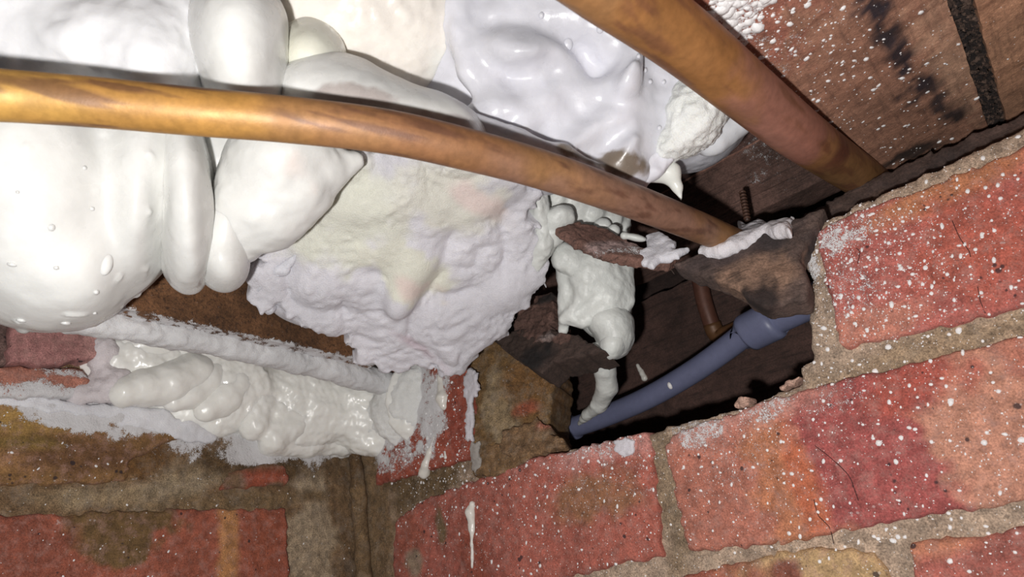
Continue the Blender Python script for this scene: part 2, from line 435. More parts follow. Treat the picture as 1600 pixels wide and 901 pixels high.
b1 = brickR([(614, 815), (660, 780), (733, 752), (826, 718), (890, 702), (1006, 675), (1016, 690), (1034, 868), (940, 890), (850, 912), (640, 975), (612, 900)], bk(158, 82, 66),
    [(hr(740, 870), (.012, .05, .02), bk(140, 66, 46), .5), (hr(640, 830), (.012, .05, .03), bk(150, 78, 58), .5), (hr(930, 775), (.03, .05, .012), bk(140, 92, 60), .5),
     (hr(960, 690), (.05, .05, .008), bk(180, 118, 108), .5), (hr(650, 880), (.008, .05, .008), bk(140, 118, 96), .4), (hr(690, 820), (.004, .05, .014), bk(108, 86, 56), .4)],
    23, [(hr(930, 705), (.04, .03, .014), .48), (hr(960, 740), (.06, .03, .03), .34), (hr(750, 800), (.05, .03, .03), .28)])
b4 = brickR([(586, 758), (588, 640), (600, 570), (680, 556), (726, 568), (737, 600), (739, 715), (660, 736)], bk(148, 66, 44),
    [(hr(720, 680), (.01, .05, .02), bk(140, 58, 38), .4)], 24, [(hr(610, 650), (.05, .03, .04), 1.0), (hr(620, 715), (.04, .03, .016), .55), (hr(648, 630), (.045, .03, .05), .85)], front=-.0012)
c1 = brickR([(1010, 914), (1100, 893), (1200, 866), (1290, 855), (1362, 861), (1386, 890), (1392, 970), (1000, 1010)], bk(172, 140, 96),
    [(hr(1080, 915), (.03, .05, .02), bk(150, 78, 58), .5), (hr(1230, 895), (.006, .05, .006), bk(120, 66, 48), .4)], 25)
c2 = brickR([(1420, 850), (1500, 838), (1600, 824), (1720, 806), (1720, 990), (1432, 1000)], bk(158, 84, 72), [(hr(1450, 850), (.02, .05, .006), bk(175, 110, 80), .5)], 26)
c3 = brickR([(640, 1010), (860, 948), (975, 920), (980, 1030), (640, 1080)], bk(150, 84, 64), [], 27)

for k, (x0, x1, z0, z1) in enumerate(((.487, .65, -.037, .026), (.487, .65, -.108, -.047), (.45, .65, -.178, -.118))):
    brickR([wp(x0, z0), wp(x1, z0), wp(x1, z1), wp(x0, z1)], bk(160, 88, 72), [], 41+k)

# ------------------------------------------------------------------ the brick wall on the left (wall_left)
wallL_poly = [(-330, 1180), (-330, 300), (556, 480), (556, 700), (562, 800), (574, 1100)]
wall_left = slab('wall_left', wallL_poly, PL(-.002), .06, M_MORTAR, None,
    patches(lin(116, 92, 66), [(hl(270, 735), (.03, .035, .02), lin(150, 132, 106), .25), (hl(140, 775), (.03, .025, .006), lin(146, 126, 98), .4), (hl(490, 840), (.03, .018, .05), lin(160, 142, 118), .25),
                               (hl(200, 690), (.03, .05, .02), lin(112, 80, 46), .4), (hl(400, 780), (.03, .06, .006), lin(120, 98, 70), .4), (hl(410, 720), (.03, .05, .012), lin(88, 68, 44), .5)]),
    vox=.0020, edge=(.0005, 200), surf=(.0018, 60, 5), rnd=.003,
    spray=sprayf([(hl(60, 610), (.03, .09, .022), .95), (hl(250, 640), (.03, .10, .028), 1.0), (hl(420, 660), (.03, .09, .04), 1.05), (hl(300, 680), (.03, .04, .016), .75), (hl(540, 660), (.03, .05, .04), 1.05), (hl(450, 705), (.03, .10, .014), .8), (hl(460, 690), (.03, .09, .02), 1.0)], warp=.25))
tag(wall_left, 'mud smeared brick wall meeting the other wall in a mortar filled corner', kind='structure')
brickR([(-330, 812), (100, 801), (270, 795), (448, 794), (454, 901), (458, 1000), (-330, 1050)], bk(150, 78, 54),
    [(hl(190, 815), (.03, .032, .022), bk(104, 78, 42), .15), (hl(356, 850), (.03, .006, .05), bk(172, 118, 66), .5), (hl(40, 870), (.03, .02, .02), bk(132, 68, 48), .5), (hl(410, 830), (.03, .012, .04), bk(142, 72, 46), .5)],
    31, [], parent=wall_left, pl=lambda x: PL(-x+.0005), thick=.05)
brickR([(-330, 600), (190, 636), (330, 668), (240, 700), (206, 720), (200, 752), (-330, 768)], bk(128, 92, 48),
    [(hl(30, 660), (.03, .03, .008), bk(158, 122, 58), .5), (hl(40, 720), (.03, .025, .006), bk(156, 112, 66), .5), (hl(120, 710), (.03, .03, .012), bk(106, 72, 40), .5), (hl(20, 690), (.03, .02, .004), bk(118, 92, 40), .6)],
    32, [(hl(60, 610), (.03, .09, .024), .95), (hl(200, 640), (.03, .09, .026), 1.0)], parent=wall_left, pl=lambda x: PL(-x+.0005), thick=.05)
brickR([(360, 736), (392, 726), (430, 722), (450, 732), (452, 756), (400, 761), (346, 763)], bk(150, 70, 42), [(hl(400, 722), (.03, .03, .008), bk(92, 70, 44), .5), (hl(365, 752), (.03, .008, .006), bk(112, 86, 60), .5), (hl(430, 758), (.03, .01, .003), bk(112, 86, 60), .5)], 33,
    [(hl(400, 690), (.03, .05, .016), .9)], parent=wall_left, pl=lambda x: PL(-x+.0005), thick=.05)
brickR([(14, 500), (168, 520), (166, 550), (148, 560), (112, 562), (66, 570), (40, 566), (12, 566)], bk(160, 108, 104), [(hl(150, 550), (.03, .012, .02), bk(178, 128, 122), .4)], 34, [], parent=wall_left, pl=lambda x: PL(-x+.009), thick=.04)
brickR([(-80, 574), (40, 572), (130, 574), (142, 596), (130, 618), (-80, 622)], bk(172, 110, 90), [(hl(90, 572), (.03, .05, .006), bk(130, 78, 56), .4)], 35,
    [(hl(60, 622), (.03, .09, .012), .8), (hl(110, 588), (.03, .025, .004), .62)], parent=wall_left, pl=lambda x: PL(-x+.005), thick=.04)
brickR([(-80, 490), (14, 505), (14, 566), (-80, 572)], bk(96, 74, 68), [], 36, [], parent=wall_left, pl=lambda x: PL(-x+.004), thick=.04)

_c = [toC(np.array([.003, -.003, z])) for z in (.03, -.02, -.07, -.12, -.2)]
blob('corner_fillet', [C(*[(800+c[0]/-c[2]*F, 450.5-c[1]/-c[2]*F, -c[2], .0055*F/-c[2]) for c in _c])], M_MORTAR, wall_left,
     patches(lin(122, 98, 70), [(hl(500, 860), (.02, .014, .05), lin(158, 140, 116), .4), (hl(556, 720), (.02, .02, .02), lin(92, 70, 46), .5)]), vox=.0016, amp=[(.0014, 70, 4, 3)],
     spray=sprayf([(hl(540, 660), (.05, .05, .036), 1.0)]))

# ------------------------------------------------------------------ floorboards overhead (ceiling)
def box_obj(name, lo, hi, mat, parent=None, col=(.5, .5, .5), vox=.004, amp=.0004, seed=0, spray=None, freq=120, sag=0):
    lo = np.array(lo, float); hi = np.array(hi, float); V = []; Q = []
    for ax in range(3):
        a, b = (ax+1) % 3, (ax+2) % 3
        na = max(2, int((hi[a]-lo[a])/vox)+1); nb = max(2, int((hi[b]-lo[b])/vox)+1)
        for s in (0, 1):
            g = np.zeros((na, nb, 3)); g[..., a] = np.linspace(lo[a], hi[a], na)[:, None]; g[..., b] = np.linspace(lo[b], hi[b], nb)[None]
            g[..., ax] = (lo, hi)[s][ax]; k = len(V) and sum(len(v) for v in V); V.append(g.reshape(-1, 3))
            i, j = np.meshgrid(np.arange(na-1), np.arange(nb-1), indexing='ij'); i = i.ravel(); j = j.ravel()
            q = np.stack([i*nb+j, (i+1)*nb+j, (i+1)*nb+j+1, i*nb+j+1], -1)+k
            Q.append(q if s else q[:, ::-1])
    V = np.concatenate(V); Q = np.concatenate(Q)
    V = V+amp*np.stack([fbm(V, freq, 3, seed+k) for k in range(3)], -1)
    V[:, 2] -= sag*(V[:, 1]+.195)
    return make(name, V, Q, mat, parent, col, spray, smooth=False)
ZC = .067
ceiling = box_obj('ceiling', (.372, -.42, ZC+.024), (.75, .30, ZC+.04), M_DIRT, None, lin(50, 38, 34), vox=.02)
tag(ceiling, 'underside of old floorboards with a dirt filled gap', kind='structure')
BR = lin(150, 110, 90)
brd1 = box_obj('board', (.374, -.42, ZC), (.4465, .30, ZC+.022), M_BOARD, ceiling,
    patches(BR, [(hc(1160, 20), (.02, .03, .05), lin(150, 96, 80), .5), (hc(1480, 90), (.010, .05, .05), lin(176, 138, 114), .5), (hc(1388, 66), (.006, .012, .05), lin(44, 36, 40), .3),
                 (hc(1440, 130), (.007, .012, .05), lin(48, 38, 42), .4), (hc(1362, 6), (.005, .010, .05), lin(40, 34, 42), .3), (hc(1490, 180), (.004, .010, .05), lin(54, 42, 40), .4), (hc(1420, 240), (.015, .006, .05), lin(60, 46, 40), .5), (hc(1415, 100), (.004, .012, .05), lin(50, 40, 44), .5), (hc(1465, 155), (.004, .012, .05), lin(58, 46, 46), .5)], warp=.8, freq=170),
    vox=.0028, amp=.0005, seed=4, spray=sprayf([(hc(1150, 20), (.018, .03, .05), .60), (hc(1200, 80), (.02, .035, .05), .40), (hc(1260, 180), (.012, .05, .05), .22), (hc(1280, 60), (.03, .03, .05), .3)]))
brd2 = box_obj('board', (.4545, -.42, ZC-.0008), (.62, .30, ZC+.022), M_BOARD, ceiling, patches(lin(168, 126, 100), [(hc(1570, 60), (.02, .04, .05), lin(178, 134, 106), .5)]), vox=.004, amp=.0005, seed=5)
for k in range(4):
    box_obj('board', (-.03+.1*k, -.46, .205), (.068+.1*k, .10, .225), M_BOARD, ceiling, lin(96, 72, 60), vox=.02, amp=.0005, seed=50+k)
brd3 = box_obj('board', (.626, -.42, ZC), (.75, .30, ZC+.022), M_BOARD, ceiling, lin(134, 92, 68), vox=.008, amp=.0005, seed=6)
def rubble(name, lo, hi, n, rmin, rmax, mat, parent, cols, seed):
    rnd = random.Random(seed); V = []; Q = []; cl = []
    base = np.array([[1, 0, 0], [0, 1, 0], [-1, 0, 0], [0, -1, 0], [0, 0, 1], [0, 0, -1.0]])
    fc = [[0, 1, 4], [1, 2, 4], [2, 3, 4], [3, 0, 4], [1, 0, 5], [2, 1, 5], [3, 2, 5], [0, 3, 5]]
    for i in range(n):
        c = np.array([rnd.uniform(lo[k], hi[k]) for k in range(3)]); r = rmin+(rmax-rmin)*rnd.random()**2
        v = base*(r*np.array([[rnd.uniform(.6, 1.3)] for _ in range(6)]))
        a = rnd.random()*6.28; v = v @ np.array([[math.cos(a), -math.sin(a), 0], [math.sin(a), math.cos(a), 0], [0, 0, 1]])
        Q += [[q+6*i for q in f] for f in fc]; V.append(v+c); cl += [cols[rnd.randrange(len(cols))]]*6
    cl = np.array(cl)
    return make(name, np.concatenate(V), Q, mat, parent, lambda V: cl, None, smooth=False)
g = rubble('gap_dirt', (.4462, -.12, ZC+.001), (.4548, .12, ZC+.006), 2600, .0005, .0018, M_DIRT, ceiling, [lin(70, 54, 46), lin(44, 34, 30), lin(90, 72, 62), lin(36, 28, 26)], 5)
g['kind'] = 'stuff'; g['label'] = 'dark crumbly dirt packed in the board gap'

# ------------------------------------------------------------------ timbers in the hole
DK = lin(84, 62, 54)
plate = slab('wall_plate', [(1262, 362), (1240, 340), (1285, 318), (1330, 292), (1400, 260), (1500, 220), (1600, 176), (1720, 124), (1720, 205), (1600, 252), (1480, 300), (1345, 366), (1300, 380)],
    plane3(1, .042, [(1300, 320), (1600, 200), (1500, 300)]), .06, M_WOOD, None,
    patches(lin(70, 54, 48), [(at(1450, 245, .3), (.03, .05, .01), lin(50, 40, 38), .5), (at(1560, 205, .28), (.02, .05, .01), lin(110, 82, 66), .5), (at(1360, 290, .3), (.012, .05, .01), lin(104, 78, 58), .5)], warp=.6), vox=.0012, edge=(.0014, 300), surf=(.0012, 180, 4), rnd=.002,
    spray=sprayf([(at(1400, 265, .3), (.06, .05, .006), .26)]))
tag(plate, 'dark decayed timber plate lying along the top of the brick wall', 'timber')
rot = slab('rotten_timber', [(1062, 408), (1090, 392), (1150, 372), (1240, 342), (1290, 318), (1278, 350), (1258, 378), (1250, 400), (1262, 440), (1262, 466), (1230, 470), (1196, 478), (1180, 472), (1130, 440), (1080, 425), (1040, 410)],
    [(1060, 408, .338), (1255, 360, .308), (1200, 470, .300)], .016, M_WOOD, None,
    patches(lin(88, 72, 66), [(at(1190, 430, .31), (.02, .03, .012), lin(124, 98, 82), .5), (at(1150, 400, .33), (.04, .03, .006), lin(68, 56, 54), .6), (at(1180, 460, .30), (.008, .03, .008), lin(40, 30, 28), .4), (at(1240, 370, .32), (.012, .03, .01), lin(52, 44, 44), .5)], warp=.6), vox=.001, edge=(.0007, 260), surf=(.0008, 120, 4), rnd=.003)
tag(rot, 'rotten triangular timber end hanging across the hole beside the brick edge', 'timber')
sliver = slab('timber_splinter', [(866, 352), (905, 346), (950, 358), (990, 378), (1022, 392), (1060, 404), (1044, 412), (1000, 406), (950, 396), (900, 376)],
    [(870, 352, .365), (1050, 405, .345), (950, 396, .345)], .006, M_WOOD, None,
    patches(lin(112, 82, 72), [(at(960, 380, .35), (.012, .02, .004), lin(150, 128, 124), .5)]), vox=.0009, edge=(.0009, 420), surf=(.0007, 250, 3), rnd=.0012,
    spray=sprayf([(at(980, 390, .35), (.02, .02, .006), .55)]))
tag(sliver, 'thin splintered sliver of brown timber poking left across the hanging foam', 'splinter')
stub = empty('charred_timber', at(860, 540, .40), 'blackened broken timber stub under the torn foam edge', 'timber')
slab('charred_end', [(768, 528), (800, 516), (850, 512), (900, 524), (944, 546), (900, 558), (862, 566), (846, 582), (822, 572), (800, 552)],
    PY((780, 530, -.004), (940, 545, -.004), (850, 580, -.010)), .022, M_WOOD, stub, patches(lin(62, 48, 42), [(at(830, 560, .40), (.014, .03, .008), lin(24, 19, 18), .5)], warp=.5), vox=.001, edge=(.001, 400), surf=(.001, 220, 4), rnd=.0015)
slab('broken_knot', [(800, 520), (808, 486), (836, 462), (862, 456), (864, 490), (858, 520), (890, 520), (886, 535), (830, 535)],
    PY((800, 520, -.002), (860, 460, .004), (860, 520, -.003)), .02, M_WOOD, stub, patches(lin(92, 68, 60), [(at(850, 465, .415), (.006, .02, .003), lin(30, 24, 22), .5), (at(870, 525, .405), (.01, .02, .003), lin(120, 108, 104), .6)], warp=.6), vox=.001, edge=(.0015, 400), surf=(.0014, 260, 4), rnd=.0012)
def plank(name, lo, hi, colr, label, seed, parent=None, cat='timber'):
    o = box_obj(name, lo, hi, M_WOOD, parent, patches(colr, [], jitter=.3), vox=.004, amp=.0006, seed=seed, spray=sprayf([(at(1170, 200, .42), (.05, .1, .03), .42), (at(1210, 250, .42), (.04, .1, .03), .28)], warp=.4))
    if parent is None: tag(o, label, cat)
    return o
hdr = empty('header_joist', (.3, .10, .10), 'dark brown header joist deep behind the pipe with a long scratch', 'joist')
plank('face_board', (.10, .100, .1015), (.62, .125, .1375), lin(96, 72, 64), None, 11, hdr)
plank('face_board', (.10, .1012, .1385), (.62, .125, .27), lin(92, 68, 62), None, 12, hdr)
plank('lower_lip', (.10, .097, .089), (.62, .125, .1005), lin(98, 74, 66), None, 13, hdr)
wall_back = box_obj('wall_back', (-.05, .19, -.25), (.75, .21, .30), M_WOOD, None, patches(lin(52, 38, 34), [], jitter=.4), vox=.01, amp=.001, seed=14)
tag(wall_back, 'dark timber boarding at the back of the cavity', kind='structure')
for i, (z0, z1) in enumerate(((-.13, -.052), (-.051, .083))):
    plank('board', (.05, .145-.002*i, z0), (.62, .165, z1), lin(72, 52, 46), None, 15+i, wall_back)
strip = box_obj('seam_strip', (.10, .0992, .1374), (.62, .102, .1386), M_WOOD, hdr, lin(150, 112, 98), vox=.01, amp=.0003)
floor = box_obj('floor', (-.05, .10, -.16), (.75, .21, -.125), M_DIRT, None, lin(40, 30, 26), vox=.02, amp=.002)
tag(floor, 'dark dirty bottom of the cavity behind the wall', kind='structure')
bolt = empty('threaded_bolt', at(1166, 330, .39), 'small rusty threaded bolt standing under the header joist', 'bolt')
tube('shank', [at(1160, 300, .395), at(1168, 345, .385)], .0014, M_COPPER, bolt, lin(70, 50, 42), seg=12)
for i in range(9):
    a_ = at(1160+8*i/9, 300+45*i/9, .395-.01*i/9); b_ = at(1160+8*(i+.35)/9, 300+45*(i+.35)/9, .395-.01*(i+.35)/9)
    tube('thread', [a_, b_], .0021, M_COPPER, bolt, lin(86, 60, 48), seg=12)

# joist along the left wall
jst = box_obj('floor_joist', (.040, -.36, .0605), (.072, -.03, .16), M_WOOD, None,
    patches(lin(112, 78, 52), [], jitter=.4), vox=.0022, amp=.0006, seed=21,
    sag=.06, spray=lambda V: np.clip(1.2-sstep(.0575, .0635, V[:, 2]+.06*(V[:, 1]+.195)+.0016*fbm(V, 300, 2, 3))*.98, 0, 1.4))
tag(jst, 'brown timber joist with a white sprayed lower edge under the foam bulges', 'joist')

_j = [(110, 486), (165, 494), (270, 511), (360, 526), (460, 548), (560, 574), (615, 588)]
blob('foam_coat', [C(*[(x, y+14, hdepth(x, y+14, 0, .056), 22-.006*x) for x, y in _j])], M_MATTE, jst, patches(lin(228, 228, 229), []), vox=.0012, amp=[(.0012, 70, 4, 4), (.0004, 300, 3, 2)])

# broken masonry in the left side of the hole
rev = empty('broken_reveal', at(800, 650, .41), 'mud brown broken brick reveal at the left end of the hole', 'masonry')
slab('mud_face', [(728, 560), (760, 536), (800, 520), (864, 560), (866, 600), (858, 640), (862, 690), (850, 708), (826, 722), (770, 742), (738, 745), (734, 650)],
    PY((740, 600, .003), (860, 600, .022), (800, 730, .008)), .05, M_MORTAR, rev, patches(lin(108, 82, 50), [(at(775, 640, .425), (.010, .05, .026), lin(136, 116, 88), .2), (at(830, 600, .43), (.016, .05, .02), lin(114, 82, 48), .4), (at(825, 637, .425), (.008, .02, .004), lin(140, 78, 56), .6)]), vox=.0012, edge=(.001, 300), surf=(.0012, 110, 4), rnd=.003)
slab('brick_shard', [(786, 672), (812, 664), (838, 652), (858, 664), (860, 676), (880, 684), (888, 694), (850, 704), (800, 716), (776, 700)],
    PY((786, 672, .004), (880, 690, .010), (820, 716, .0)), .02, M_MORTAR, rev, patches(lin(126, 98, 70), [(at(850, 662, .405), (.006, .02, .004), lin(166, 104, 86), .5)]), vox=.001, edge=(.0012, 350), surf=(.001, 200, 3), rnd=.0015)
slab('brick_shard', [(745, 700), (790, 690), (830, 706), (826, 722), (770, 744), (742, 742)],
    PY((745, 700, .001), (830, 706, .003), (770, 742, -.002)), .02, M_MORTAR, rev, patches(lin(124, 96, 66), []), vox=.001, edge=(.0012, 350), surf=(.001, 200, 3), rnd=.0015)

# ------------------------------------------------------------------ pipes
CU = lin(148, 108, 70)
def cu_col(pts_list, base=CU, dark=lin(98, 66, 52), freq=50):
    pat = patches(base, pts_list, warp=.5, freq=70)
    def f(V):
        c = pat(V); d = V*np.array([1, 1, 1.0])
        # streaks run along the pipe: stretch the noise along its length
        e = V[len(V)*5//8]-V[len(V)*3//8]; e = e/np.linalg.norm(e); al = V@e; s = V-al[:, None]*e+.10*al[:, None]*e
        n = fbm(s, 230, 4, 31); m = sstep(.2, .75, n)*.75
        return c*(1-m[:, None])+dark*m[:, None]
    return f
p1 = [at(-160, 142, .170), at(0, 149, .187), at(150, 160, .196), at(300, 174, .204), at(450, 187, .212), at(600, 205, .221), at(720, 231, .232), at(850, 266, .250), at(980, 311, .278), at(1090, 354, .318), at(1130, 371, .336), at(1190, 396, .37)]
p1 = [p1[0]+(p1[0]-p1[1])*5]+p1
pipe1 = tube('copper_pipe', p1, .0075, M_COPPER, None, cu_col([(at(60, 165, .185), (.03, .03, .02), lin(186, 144, 74), .6), (at(250, 180, .20), (.04, .03, .02), lin(176, 130, 68), .6), (at(700, 220, .22), (.03, .03, .02), lin(142, 100, 68), .6), (at(1000, 320, .27), (.05, .05, .05), lin(142, 108, 90), .6)]), seg=64)
tag(pipe1, 'slim copper pipe crossing in front of the white foam from the left', 'pipe')
p2 = [at(880, -75, .175), at(950, -22, .19), at(1010, 20, .205), at(1080, 72, .222), at(1160, 138, .248), at(1240, 203, .282), at(1296, 243, .322), at(1336, 270, .352), at(1372, 294, .385)]
p2 = [p2[0]+(p2[0]-p2[1])*6]+p2
pipe2 = tube('copper_pipe', p2, .011, M_COPPER, None, cu_col([(at(1080, 90, .22), (.06, .06, .03), lin(152, 106, 62), .5), (at(1230, 200, .26), (.035, .04, .04), lin(154, 108, 92), .4), (at(1320, 260, .3), (.012, .012, .03), lin(112, 70, 54), .5)], dark=lin(120, 80, 56)), seg=64)
tag(pipe2, 'thicker copper pipe running under the floorboards into the wall', 'pipe')
gp = empty('waste_pipe', at(1050, 590, .42), 'blue grey plastic pipe with a collar lying in the dark cavity', 'pipe')
GR = lin(100, 104, 130)
tube('pipe_run', [at(893, 668, .470), at(940, 652, .455), at(1010, 622, .430), at(1080, 582, .408), at(1140, 540, .388), at(1172, 514, .376)], .0072, M_PLASTIC, gp, GR, seg=40)
tube('collar', [at(1166, 522, .378), at(1170, 519, .377), at(1208, 500, .364), at(1212, 498, .363)], [.0095, .0112, .0112, .0095], M_PLASTIC, gp, GR, seg=40)
tube('socket', [at(1206, 500, .365), at(1236, 486, .355), at(1300, 455, .335)], .0088, M_PLASTIC, gp, GR, seg=40)
tube('end_ring', [at(893, 670, .472), at(899, 667, .469)], .0084, M_PLASTIC, gp, GR*.8, seg=40)
bc = empty('old_copper_pipe', at(1110, 490, .47), 'dim old copper pipe with an elbow deep in the cavity', 'pipe')
tube('riser', [at(1092, 430, .49), at(1100, 470, .485), at(1113, 510, .48)], .006, M_COPPER, bc, lin(96, 62, 50), seg=24)
tube('elbow', [at(1112, 505, .48), at(1120, 522, .478), at(1136, 522, .472), at(1172, 505, .46), at(1200, 490, .45)], .0065, M_COPPER, bc, lin(104, 72, 46), seg=24)

# ------------------------------------------------------------------ foam
WHITE = lin(227, 227, 224); LAV = lin(219, 219, 226); CREAM = lin(232, 231, 217); GREENISH = lin(210, 212, 208)
SMOOTH = [(.0016, 26, 2, 1), (.0003, 110, 2, 4)]
def bubbles(seed, freq=170, thr=.72):
    def f(V):
        n = noise(V, freq, seed); return sstep(thr, .95, n)
    return f
A = empty('spray_foam', at(180, 420, .28), 'big bright white foam mass bulging behind both copper pipes overhead', 'foam')
bulge = blob('lobe', [E(50, 290, .288, 140, 226, 0, .078), E(-160, 300, .29, 220, 210, 0, .07), E(120, 400, .293, 90, 112, 0, .06), E(214, 300, .296, 46, 150, -8, .058), E(226, 250, .3, 60, 120, 0, .055), E(186, 372, .302, 66, 74, 20, .05)], M_FOAM, A, patches(WHITE, []), k=.010, amp=SMOOTH+[(.0011, bubbles(3), 1, 1)])
blob('lobe', [E(290, 310, .300, 40, 145, 0, .058), E(288, 400, .302, 30, 56, 0, .040)], M_FOAM, A, patches(WHITE, []), k=.008, amp=SMOOTH)
blob('lobe', [E(346, 404, .306, 42, 56, 14, .034), E(354, 350, .305, 36, 60, 0, .032)], M_FOAM, A, patches(WHITE, []), k=.008, amp=SMOOTH[:1])
blob('lobe', [C((374, 362, .298, 52), (408, 322, .295, 74), (458, 288, .294, 64), (508, 270, .296, 36), (556, 250, .302, 18)), E(440, 240, .300, 86, 60, 10, .034)], M_FOAM, A,
     patches(WHITE, [(at(520, 275, .27), (.012, .02, .01), lin(236, 214, 204), .6)]), k=.010, amp=SMOOTH+[(.0006, 120, 2, 8)])
blob('backing', [E(350, 250, .325, 130, 110, 0, .03)], M_FOAM, A, patches(WHITE, []), amp=SMOOTH)
def bubble(px, py, rx, ry, on, parent, colr):
    """a skin bubble sitting half sunk in the foam surface it is found on"""
    V = []; P = []
    for o in on:
        b0 = len(V); off = Vector(WL[o.name]); V += [v.co+off for v in o.data.vertices]; P += [[i+b0 for i in p.vertices] for p in o.data.polygons]
    hh = BVHTree.FromPolygons(V, P).ray_cast(Vector(CAM), Vector(at(px, py, 1)-CAM).normalized())
    if hh[0] is None: return
    d = -toC(np.array(hh[0]))[2]
    blob('bubble', [E(px, py, d+.0008, rx, ry, -10, .0022)], M_FOAM, parent, colr, vox=.0006)
for px, py, rx, ry in ((165, 412, 10, 19), (150, 456, 5, 5), (148, 489, 4, 3), (102, 504, 8, 4), (34, 500, 8, 4), (88, 418, 5, 4), (20, 413, 8, 4), (80, 355, 6, 7), (144, 326, 4, 4), (28, 300, 4, 3), (132, 262, 4, 4)):
    bubble(px, py, rx, ry, [bulge], bulge, WHITE)
B = A
blob('lobe', [E(255, 40, .285, 80, 110, 0, .05), E(90, 10, .275, 240, 130, 0, .055), E(40, 110, .27, 170, 80, 0, .05), E(230, 90, .272, 95, 120, 10, .05), E(120, 60, .262, 60, 50, 30, .045), E(-160, 60, .27, 200, 150, 0, .06)], M_FOAM, B, patches(lin(238, 238, 240), []), k=.012, vox=.0018, amp=[(.0022, 40, 4, 2), (.0004, 220, 2, 3)])
blob('lobe', [E(376, 82, .262, 70, 118, 0, .046), E(376, 30, .262, 62, 66, 0, .040)], M_FOAM, B, patches(WHITE, []), k=.01, amp=SMOOTH)
blob('lobe', [E(488, 92, .283, 56, 60, 0, .035)], M_FOAM, B, patches(CREAM, []), amp=SMOOTH)
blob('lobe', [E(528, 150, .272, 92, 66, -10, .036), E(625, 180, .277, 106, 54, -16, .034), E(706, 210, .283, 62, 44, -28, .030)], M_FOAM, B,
     patches(WHITE, [(at(545, 150, .24), (.016, .02, .005), lin(176, 168, 164), .25), (at(630, 170, .24), (.010, .02, .004), lin(186, 180, 176), .3), (at(705, 186, .25), (.004, .02, .004), lin(186, 180, 178), .4)], warp=.25, freq=200), k=.012, amp=SMOOTH)  # greyer patches on the lobe along the top of the slim pipe
blob('backing', [E(560, 20, .315, 200, 150, 0, .045), E(300, 40, .32, 300, 150, 0, .05)], M_FOAM, B, patches(lin(244, 238, 230), []), k=.012, vox=.0018, amp=[(.0015, 60, 4, 5), (.0005, 300, 2, 3)])
Cc = A
CS = .94
def nearer(prims):
    return [('e', p[1], p[2], p[3]*CS, *p[4:]) if p[0] == 'e' else ('c', tuple((q[0], q[1], q[2]*CS, q[3]) for q in p[1])) for p in prims]
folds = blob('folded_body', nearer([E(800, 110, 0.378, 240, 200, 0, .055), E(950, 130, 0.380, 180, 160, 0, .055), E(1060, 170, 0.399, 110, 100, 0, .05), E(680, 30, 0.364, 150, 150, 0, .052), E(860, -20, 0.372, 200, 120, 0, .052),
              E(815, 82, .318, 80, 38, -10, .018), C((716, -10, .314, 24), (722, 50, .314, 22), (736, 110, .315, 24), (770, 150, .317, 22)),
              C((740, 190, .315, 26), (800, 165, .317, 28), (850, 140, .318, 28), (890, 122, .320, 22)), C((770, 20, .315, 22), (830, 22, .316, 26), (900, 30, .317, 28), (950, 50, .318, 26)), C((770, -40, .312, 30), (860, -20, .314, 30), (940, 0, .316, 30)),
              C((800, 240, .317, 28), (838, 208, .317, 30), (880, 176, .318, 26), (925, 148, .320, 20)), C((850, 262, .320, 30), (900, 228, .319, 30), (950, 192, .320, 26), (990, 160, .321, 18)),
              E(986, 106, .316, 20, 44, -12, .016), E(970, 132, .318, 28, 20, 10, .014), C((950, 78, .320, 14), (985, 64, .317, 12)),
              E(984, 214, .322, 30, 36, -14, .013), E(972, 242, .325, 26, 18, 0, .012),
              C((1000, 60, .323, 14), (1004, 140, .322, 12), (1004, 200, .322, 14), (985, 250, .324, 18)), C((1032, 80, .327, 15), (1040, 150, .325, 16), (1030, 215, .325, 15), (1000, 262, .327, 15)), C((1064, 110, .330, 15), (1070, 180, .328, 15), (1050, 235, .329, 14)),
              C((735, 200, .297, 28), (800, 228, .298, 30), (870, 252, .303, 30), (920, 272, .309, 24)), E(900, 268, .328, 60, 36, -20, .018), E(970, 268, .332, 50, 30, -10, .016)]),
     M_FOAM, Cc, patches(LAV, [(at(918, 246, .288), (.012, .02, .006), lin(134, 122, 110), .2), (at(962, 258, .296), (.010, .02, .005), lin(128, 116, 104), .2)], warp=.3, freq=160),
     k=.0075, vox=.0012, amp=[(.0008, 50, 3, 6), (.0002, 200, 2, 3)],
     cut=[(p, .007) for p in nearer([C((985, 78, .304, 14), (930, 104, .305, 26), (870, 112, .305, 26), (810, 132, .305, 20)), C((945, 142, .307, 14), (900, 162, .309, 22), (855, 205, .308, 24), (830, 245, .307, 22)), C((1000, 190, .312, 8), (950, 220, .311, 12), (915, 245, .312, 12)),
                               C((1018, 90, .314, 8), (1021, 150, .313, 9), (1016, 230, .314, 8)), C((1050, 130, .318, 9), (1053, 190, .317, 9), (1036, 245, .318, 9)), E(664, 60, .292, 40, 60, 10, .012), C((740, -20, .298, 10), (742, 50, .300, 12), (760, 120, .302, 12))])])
blob('crusty_patch', nearer([E(1085, 176, .332, 50, 64, -20, .024), E(1050, 225, .335, 40, 26, 25, .02), E(1100, 140, .335, 34, 44, 0, .02)]), M_MATTE, Cc, patches(lin(232, 234, 230), []), k=.005, amp=[(.0009, 230, 3, 9), (.0005, 420, 2, 2)], vox=.001)
blob('lobe', nearer([C((1138, 130, .352, 32), (1142, 185, .350, 33), (1112, 216, .348, 28)), C((1108, 140, .348, 34), (1112, 190, .346, 28), (1080, 226, .346, 18))]), M_FOAM, Cc, patches(lin(222, 224, 228), []), k=.002, amp=[(.0008, 70, 3, 3)], vox=.001)
